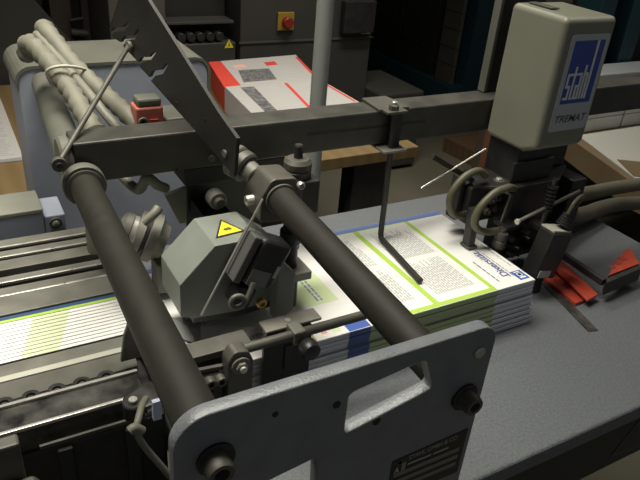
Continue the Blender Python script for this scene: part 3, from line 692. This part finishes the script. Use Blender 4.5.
# control box
t = thing('control_box', 'tilted black control box with pale stickers hanging right of the suction head', 'control box', (1.02, .76, .88))
R = Matrix.Rotation(math.radians(12), 3, 'Y'); pv = (1.022,.77,.955)
MB().box((.990,.752,.898),(1.052,.792,1.003), black, R, pv).build('box', t, .004)
MB().box((.992,.756,1.0035),(1.045,.790,1.007), tapew, R, pv).build('top_label', t)
MB().box((.995,.7505,.902),(1.030,.7518,.918), tapew, R, pv).build('sticker', t)
mb = MB()
for k in range(5): mb.ring((1.046,.772,1.008+k*.006),(1.048,.772,1.012+k*.006), .017-.0022*k, .004, rubber, 24)
mb.build('cable_gland', t)
MB().tube([(1.05,.772,1.035),(1.065,.775,1.058),(1.095,.785,1.062),(1.12,.80,1.045),(1.125,.82,1.01)], .004, hoseg, 10).build('cable', t)
MB().box((1.012,.77,.8505),(1.032,.79,.897), blackm).build('mounting_post', t, .002)
# arm with red handle
t = thing('paper_stop', 'long black arm ending in a raised red stop', 'arm', (1.14, .76, .851))
MB().bar((1.125,.862,.902),(1.133,.70,.892), .012,.016, blackm).build('arm', t, .002)
MB().box((1.112,.845,.8505),(1.140,.875,.894), blackm).build('foot', t, .002)
MB().prism([(1.125,.688),(1.255,.700),(1.262,.712),(1.14,.702)], 'z', .868, .900, barst).build('bracket', t, .001)
mb = MB(); mb.prism([(1.150,.706),(1.262,.714),(1.300,.768),(1.278,.768)], 'z', .888, .902, redpl)
mb.build('red_stop', t, .001, label='red plastic wedge')
mb = MB()
for k in range(3):
    u = .30+k*.25; mb.box((1.150+.10*u,.712+.028*u,.9022),(1.162+.11*u,.722+.036*u,.9028), mat('dark_red_rib', (.25,.03,.02), .5))  # ribs in a darker red than the wedge
mb.build('rib', t)
t = thing('red_clip', 'red plastic strip lying on the table beside the metal ruler', 'clip', (1.11, .77, .851))
MB().prism([(1.078,.687),(1.118,.694),(1.158,.838),(1.118,.838)], 'z', .864, .870, redpl).build('upper_blade', t, .0015)
MB().prism([(1.062,.700),(1.090,.702),(1.118,.83),(1.075,.83)], 'z', .8505, .858, redpl).build('lower_blade', t, .001)
MB().box((1.085,.81,.858),(1.125,.835,.864), redpl).build('hinge', t, .001)
mb = MB().prism([(1.016,.625),(1.038,.619),(1.083,.79),(1.060,.795)], 'z', .8502, .8518, darkalu); r_ = mb.build('metal_ruler'); tag(r_, 'thin worn metal ruler lying flat on the grey table', 'ruler')
mb = MB()
for k in range(30):
    y = .628+k*.0055; x = 1.017+(y-.625)*.262; mb.box((x,y,.8519),(x+(.007 if k % 5 == 0 else .004),y+.0008,.8522), inkd)
mb.build('graduation', r_)
hose('thick grey-brown ribbed hose at right, upper of two', [(1.13,.93,1.01),(1.20,.96,.965),(1.32,1.00,.925),(1.46,1.03,.898),(1.62,1.07,.870),(1.80,1.09,.85),(2.0,1.10,.84)], .020, .04, mat('brown_ribbed', (.11,.10,.072), .6, 0, 40, .15), n=16)
hose('thick grey-brown ribbed hose at right, lower and nearer', [(1.14,.91,.965),(1.22,.93,.93),(1.34,.95,.893),(1.45,.975,.880),(1.55,1.00,.862),(1.68,1.03,.83),(1.80,1.04,.81),(2.0,1.05,.79)], .020, .04, MATS['brown_ribbed'], n=16)

# ------------------------------------------------------------------ wooden bench with newsprint stack
t = thing('work_bench', 'wooden bench on dark steel legs carrying the red and white sheet stack', 'bench', (.95, 2.3, 0))
MB().box((-1.2,1.88,.655),(1.555,3.05,.70), wood).build('bench_top', t, .003)
MB().box((1.30,1.93,0),(1.46,2.02,.655), blackm).build('leg', t, .003)
MB().box((1.30,2.85,0),(1.46,2.94,.655), blackm).build('leg', t, .003)
MB().box((-.6,1.95,0),(-.5,2.05,.655), blackm).build('leg', t, .003)
MB().bar((.55,1.96,.62),(1.32,1.96,.20), .02,.03, blackm).build('brace', t)
t = thing('magazine_stack', 'stack of red and white printed sheets on the wooden bench, rear pile', 'paper stack', (1.2, 2.65, .70), 'printed piles on the wooden bench')
MB().prism([(1.055,2.455),(1.42,2.50),(1.51,2.62),(1.54,2.92),(1.07,2.86)][:0] or [(.985,2.47),(1.43,2.49),(1.53,2.90),(1.06,2.86)], 'z', .702, .80, paperedge).build('sheets', t)
mb = MB(); mb.prism([(.986,2.471),(1.429,2.491),(1.529,2.899),(1.061,2.859)], 'z', .80, .8006, MPAP)
mb.prism([(.984,2.469),(1.06,2.473),(1.12,2.862),(1.060,2.861)], 'z', .8005, .801, redp)
mb.add([(.984,2.469,.702),(1.0595,2.861,.702),(1.0595,2.861,.80),(.984,2.469,.80)], [(0,1,2,3)], redp)
mb.prism([(1.09,2.52),(1.25,2.53),(1.29,2.70),(1.14,2.70)], 'z', .8005, .801, photo)
for k in range(8): mb.prism([(1.28+.02*k*.3,2.52+k*.04),(1.40,2.53+k*.04),(1.40,2.54+k*.04),(1.28+.02*k*.3,2.53+k*.04)], 'z', .8005, .8008, inkp)
mb.prism([(1.43,2.52),(1.445,2.52),(1.52,2.86),(1.505,2.86)], 'z', .8005, .801, redp)
mb.prism([(1.30,2.74),(1.36,2.75),(1.37,2.81),(1.31,2.80)], 'z', .8005, .801, redp)
mb.prism([(1.14,2.74),(1.20,2.74),(1.20,2.79),(1.14,2.78)], 'z', .8005, .801, mat('pink_print', (.8,.4,.35), .7))
mb.build('top_page', t, label='red bordered page with grey photograph')
for k in range(4): pass
t = thing('magazine_stack', 'stack of white printed sheets with red rule, nearest pile on the wooden bench', 'paper stack', (1.2, 2.3, .70), 'printed piles on the wooden bench')
MB().prism([(.955,2.11),(1.43,2.14),(1.428,2.484),(.984,2.464)], 'z', .702, .806, paperedge).build('sheets', t)
mb = MB(); mb.prism([(.956,2.111),(1.429,2.141),(1.427,2.483),(.985,2.463)], 'z', .806, .8066, MPAP)
mb.prism([(1.01,2.13),(1.06,2.13),(1.10,2.44),(1.04,2.44)], 'z', .8065, .807, photo)
mb.prism([(1.19,2.13),(1.205,2.13),(1.26,2.45),(1.245,2.45)], 'z', .8065, .807, redp)
mb.prism([(1.41,2.15),(1.422,2.15),(1.423,2.47),(1.411,2.47)], 'z', .8065, .807, redp)
for k in range(12):
    y = 2.15+k*.025
    mb.prism([(1.09+k*.003,y),(1.17+k*.003,y),(1.17+k*.003,y+.008),(1.09+k*.003,y+.008)], 'z', .8065, .8068, inkp)
    mb.prism([(1.23+k*.003,y),(1.39,y),(1.39,y+.008),(1.23+k*.003,y+.008)], 'z', .8065, .8068, inkp)
mb.build('top_page', t, label='white page with red rule and grey photograph')
t = thing('proof_stack', 'pile of white text sheets at left edge behind the housing', 'paper stack', (-.1, 2.4, .70))
MB().box((-.5,2.19,.702),(.172,2.99,.712), paperedge).build('sheets', t)
mb = MB(); mb.box((-.5,2.19,.712),(.172,2.99,.7126), MPAP)
for k in range(46):
    y = 2.22+k*.016
    for a, b in ((.0,.06),(.072,.15)):
        if (k*7+int(a*100)) % 11 == 0: continue
        mb.box((a,y,.7126),(b-random.random()*.02,y+.008,.7129), mat('mid_ink', (.36, .36, .36), .7))
mb.build('top_page', t, label='page of small grey text')

# ------------------------------------------------------------------ background
t = thing('control_cabinet', 'grey machine cabinet with yellow and red emergency stop', 'cabinet', (1.78, 3.5, 0))
MB().box((1.36,3.2,.05),(2.17,3.9,1.35), greym).build('body', t, .006)
MB().box((1.352,3.193,.79),(2.178,3.1995,.80), greyl).build('seam', t)
mb = MB(); mb.box((1.565,3.185,.852),(1.66,3.1995,.945), mat('dimmed_yellow', (.34,.22,.03), .5)); mb.build('stop_plate', t, .003, label='yellow plate')  # yellow darkened in its colour to stand for the dim light here
mb = MB(); mb.cyl((1.614,3.185,.897),(1.614,3.15,.897), .028, mat('dimmed_red_plastic', (.25,.025,.015), .4)); mb.build('stop_button', t, label='red mushroom button')  # button red carries the dim background light in its colour
mb = MB(); mb.cyl((1.36,3.19,.06),(1.36,3.19,.02),.02,blackm); mb.build('foot', t)
MB().box((1.95,3.15,.83),(2.15,3.199,1.0), blackm).build('handle_recess', t, .004)
def wsign(parent, x, y, z, s, xd=1):
    mb = MB(); mb.prism([(x-s,z-s*.8),(x+s,z-s*.8),(x,z+s)], 'y', y-.002, y, yellow)
    mb.prism([(x-s*.18,z-s*.45),(x+s*.18,z-s*.45),(x,z+s*.45)], 'y', y-.003, y-.002, inkd); mb.build('warning_sign', parent, label='yellow warning triangle')
wsign(t, 2.128, 3.199, .838, .030)
t = thing('roller_machine', 'dark machine with a row of rollers behind the housing', 'machine', (1.15, 3.6, 0))
MB().box((.975,3.2,.05),(1.335,3.9,.80), greym).build('lower_body', t, .006)
MB().box((.975,3.35,.80),(1.335,3.9,1.40), greyd).build('upper_body', t, .006)
for k in range(6): MB().cyl((1.0+k*.05,3.20,.83),(1.0+k*.05,3.34,.83), .022, blackm).build('roller', t)
MB().box((.98,3.215,.89),(1.33,3.34,.905), greym).build('shelf', t, .003)
wsign(t, 1.297, 3.199, .792, .024)
t = thing('grey_panel_unit', 'plain grey machine panel behind the notched arm', 'machine', (.83, 3.6, 0))
MB().box((.70,3.18,.0),(.965,3.9,1.5), greyl).build('body', t, .006)
MB().box((.70,3.172,.70),(.965,3.1795,.705), greyd).build('seam', t)
t = thing('dark_bin', 'large dark slanted hood in the upper left background', 'machine hood', (.2, 2.9, .70))
MB().prism([(-.6,.702),(-.6,1.6),(.42,1.6),(.42,.90),(.5,.80),(.52,.702)], 'y', 3.06, 3.5, greyd).build('hood', t, .005) if False else MB().prism([(-.8,0),(-.8,1.6),(.40,1.6),(.37,1.05),(.53,.83),(.53,0)], 'y', 3.10, 3.5, greyd).build('hood', t, .005)
t = thing('brown_machine_column', 'brown upright machine column with dark workings in upper left background', 'machine', (.6, 3.7, 0))
MB().box((.50,3.55,0),(.60,3.8,1.5), brownd).build('column', t, .004)
MB().box((.66,3.62,0),(.698,3.8,1.5), brownd).build('column', t, .004)
MB().box((.60,3.66,0),(.66,3.78,1.4), blackm).build('inner', t, .004)
mb = MB(); mb.cyl((.585,3.54,.80),(.67,3.54,.79), .02, steel); mb.build('shaft', t)
for z in (.70,.745,.86): MB().cyl((.58,3.52,z),(.65,3.52,z+.01), .012, blackm).build('lever', t)
t = thing('low_grey_machine', 'low flat-topped grey machine behind the pole', 'machine', (2.3, 3.3, 0))
MB().prism([(1.9,3.05),(2.39,3.06),(2.60,3.40),(2.62,3.54),(1.9,3.54)][:0] or [(2.00,3.0),(2.385,3.05),(2.60,3.34),(2.60,3.53),(2.0,3.53)], 'z', .02, .50, greyl).build('body', t, .01) if False else None
MB().box((2.18,3.05,.02),(2.50,3.53,.50), greym).build('body', t, .012)
t = thing('teal_press', 'teal framed printing press with dark glazed guards in the background', 'press', (3.8, 4.9, 0))
# long side running towards the back
MB().box((3.19,3.63,0),(4.4,6.2,.30), teal).build('side_sill', t, .006)
MB().box((3.25,3.94,.30),(4.3,6.2,1.55), glassdk).build('guard_panel', t, .004)
for y in (4.38,4.81,5.25,5.75): MB().box((3.24,y,.31),(3.25,y+.025,1.55), greyd).build('guard_bar', t)
for z in (.50,.85): MB().box((3.24,4.06,z),(3.25,6.2,z+.018), greyd).build('guard_rail', t)
MB().box((3.325,3.625,0),(3.49,3.875,1.72), teal).build('upright', t, .006)
MB().box((3.25,3.69,.301),(3.28,3.875,1.35), greyl).build('tiled_panel', t)
for z in (.43,.55,.68,.80,.95): MB().box((3.2485,3.6885,z),(3.282,3.876,z+.006), greyd).build('panel_line', t)
t = thing('teal_shelving', 'dark teal shelving upright in the upper right corner', 'shelving', (4.0, 2.6, 0))
for x in (2.86,3.10): MB().box((x,2.25,0),(x+.11,2.40,1.9), teal).build('upright', t, .004)
MB().box((2.9,2.41,.0),(3.6,2.44,1.9), greyd).build('back_sheet', t)
MB().box((2.9,2.45,.75),(3.7,2.9,.78), greyd).build('shelf', t, .003)
o = MB().box((2.55,3.02,.02),(2.58+.0,3.05,.03), card).build('floor_strip') if False else None
t = thing('brown_cabinet', 'brown wooden cabinet behind the cream motor box', 'cabinet', (2.9, 2.6, 0))
MB().box((2.46,2.26,0),(2.66,2.5,1.20), brownd).build('body', t, .004)
MB().box((2.455,2.25,1.00),(2.665,2.2595,1.012), greyd).build('shelf_line', t)
o = MB().prism([(2.60,2.80),(2.95,2.70),(3.3,3.0),(3.1,3.35)][:0] or [(2.86,3.22),(2.90,2.86),(3.30,2.75),(3.30,3.2)], 'z', .02, .10, wooddk).build('wooden_pallet') if False else MB().prism([(2.87,3.22),(2.90,2.86),(3.2,2.75),(3.3,2.86),(3.2,2.88)][:0] or [(2.87,3.22),(2.90,2.90),(3.22,2.82),(3.28,3.20)], 'z', .0, .10, wooddk).build('wooden_pallet')
tag(o, 'brown wooden board lying on the floor left of the motor box', 'board')
o = MB().box((1.83,1.76,.30),(1.89,1.82,.80), mat('orange_brown', (.15,.06,.03), .6)).build('orange_post'); tag(o, 'orange-brown upright strip left of and behind the suction head', 'post')
MB().box((1.82,1.74,0),(1.92,1.84,.30), card).build('base', o)
# right bench
t = thing('packing_bench', 'cardboard-edged bench with white sheets at the right', 'bench', (2.6, 1.6, 0))
MB().prism([(2.10,.75),(3.6,.75),(3.6,2.06),(2.36,2.06),(2.12,1.32)], 'z', .60, .698, card).build('top', t, .003)
for x, y in ((2.2,.85),(2.45,1.9),(3.4,.85),(3.4,1.9)): MB().box((x,y,0),(x+.06,y+.06,.60), blackm).build('leg', t)
o = MB().prism([(2.16,1.05),(3.5,1.05),(3.5,1.76),(2.31,1.76),(2.15,1.34)], 'z', .699, .7045, mat('offwhite_sheet', (.42,.41,.37), .7)).build('wrapping_sheet'); tag(o, 'large off-white sheet spread over the packing bench', 'paper')
o = MB().prism([(2.16,1.36),(2.28,1.30),(2.36,1.42),(2.24,1.50)], 'z', .7048, .707, card).build('cardboard_piece'); tag(o, 'small brown cardboard piece at the bench edge', 'cardboard')
o = MB().prism([(2.48,1.46),(2.60,1.40),(2.64,1.44),(2.54,1.50)], 'z', .7048, .706, inkp).build('torn_paper_piece'); tag(o, 'small grey torn piece on the off-white sheet', 'paper')
o = MB().cyl((2.42,1.22,.713),(2.62,1.10,.713), .008, alu).build('metal_tube_piece'); tag(o, 'grey metal bar lying on the off-white sheet at the right edge', 'bar')
k = 0
for r_ in range(2):
    for c in range(4):
        x = 2.32+c*.30; y0 = 1.785
        o = MB().box((x,y0,.6985+r_*.061),(x+.29,y0+.13,.6985+r_*.061+.0595), mat('white_carton', (.50,.49,.46), .7, 0, 9, .06)).build('white_carton', None, .006)
        nm = ['leftmost', 'second from left', 'third from left', 'rightmost'][c]
        tag(o, 'long white paper packet, %s in the %s row behind the off-white sheet' % (nm, 'lower' if r_ == 0 else 'upper'), 'packet', 'white packets behind the off-white sheet')
        mb = MB(); mb.box((x+.10,y0-.001,.705+r_*.061),(x+.104,y0,.75+r_*.061), inkp); mb.build('seam', o)
o = MB().box((2.70,2.07,.70),(3.8,2.23,.85), beiged).build('pale_carton', None, .006); tag(o, 'pale flat board behind the right end of the beam', 'board')
MB().box((2.8,2.12,0),(3.7,2.22,.699), greyd).build('stand', o)

# ------------------------------------------------------------------ lamps
def lamp(name, label, x, y, lx, ly, watt, col=(1, .96, .84), z=3.12, spread=180):
    t = thing(name, label, 'lamp', (x, y, z), 'ceiling lamps')
    MB().box((x-lx/2-.03,y-ly/2-.03,z+.01),(x+lx/2+.03,y+ly/2+.03,z+.079), greyl).build('casing', t, .004)
    MB().box((x-.01,y-.01,z+.08),(x+.01,y+.01,3.199), greyl).build('hanger', t)
    MB().box((x-lx/2,y-ly/2,z),(x+lx/2,y+ly/2,z+.009), lampm).build('diffuser', t)
    l = bpy.data.lights.new('fluorescent_light', 'AREA'); l.shape = 'RECTANGLE'; l.size = lx; l.size_y = ly; l.energy = watt; l.color = col; l.spread = math.radians(spread)
    o = bpy.data.objects.new('fluorescent_light', l); C.objects.link(o); o.location = (0, 0, -.01); o.parent = t
lamp('ceiling_lamp', 'long pendant lamp hanging above the machine', 0, 1.13, 1.6, .66, 28, z=2.85, spread=110)
lamp('ceiling_lamp', 'pendant lamp hanging to the right behind the beam', 1.5, 2.2, 1.4, .3, 14, z=3.0, spread=95)
lamp('ceiling_lamp', 'ceiling lamp above the far aisle', 2.9, 1.0, .3, 1.2, 5)
w = bpy.data.worlds.new('world'); bpy.context.scene.world = w; w.use_nodes = True
w.node_tree.nodes['Background'].inputs['Color'].default_value = (.95, .97, 1, 1); w.node_tree.nodes['Background'].inputs['Strength'].default_value = .12

# ------------------------------------------------------------------ camera
Rm = Matrix(((.8733, .1784, -.4533), (-.4811, .4620, -.7451), (.0765, .8688, .4893)))
cam = bpy.data.cameras.new('camera'); co = bpy.data.objects.new('camera', cam); C.objects.link(co)
q = Rm.to_quaternion(); q.normalize()
co.matrix_world = Matrix.Translation((0, 0, 1.60)) @ q.to_matrix().to_4x4()
cam.sensor_width = 36; cam.lens = 655/640*36; cam.clip_start = .02; cam.clip_end = 60
sc = bpy.context.scene; sc.camera = co
sc.view_settings.view_transform = 'Standard'; sc.view_settings.look = 'None'; sc.view_settings.gamma = 1; sc.view_settings.exposure = 0
for o in list(bpy.data.objects):
    if '_o' in o: del o['_o']
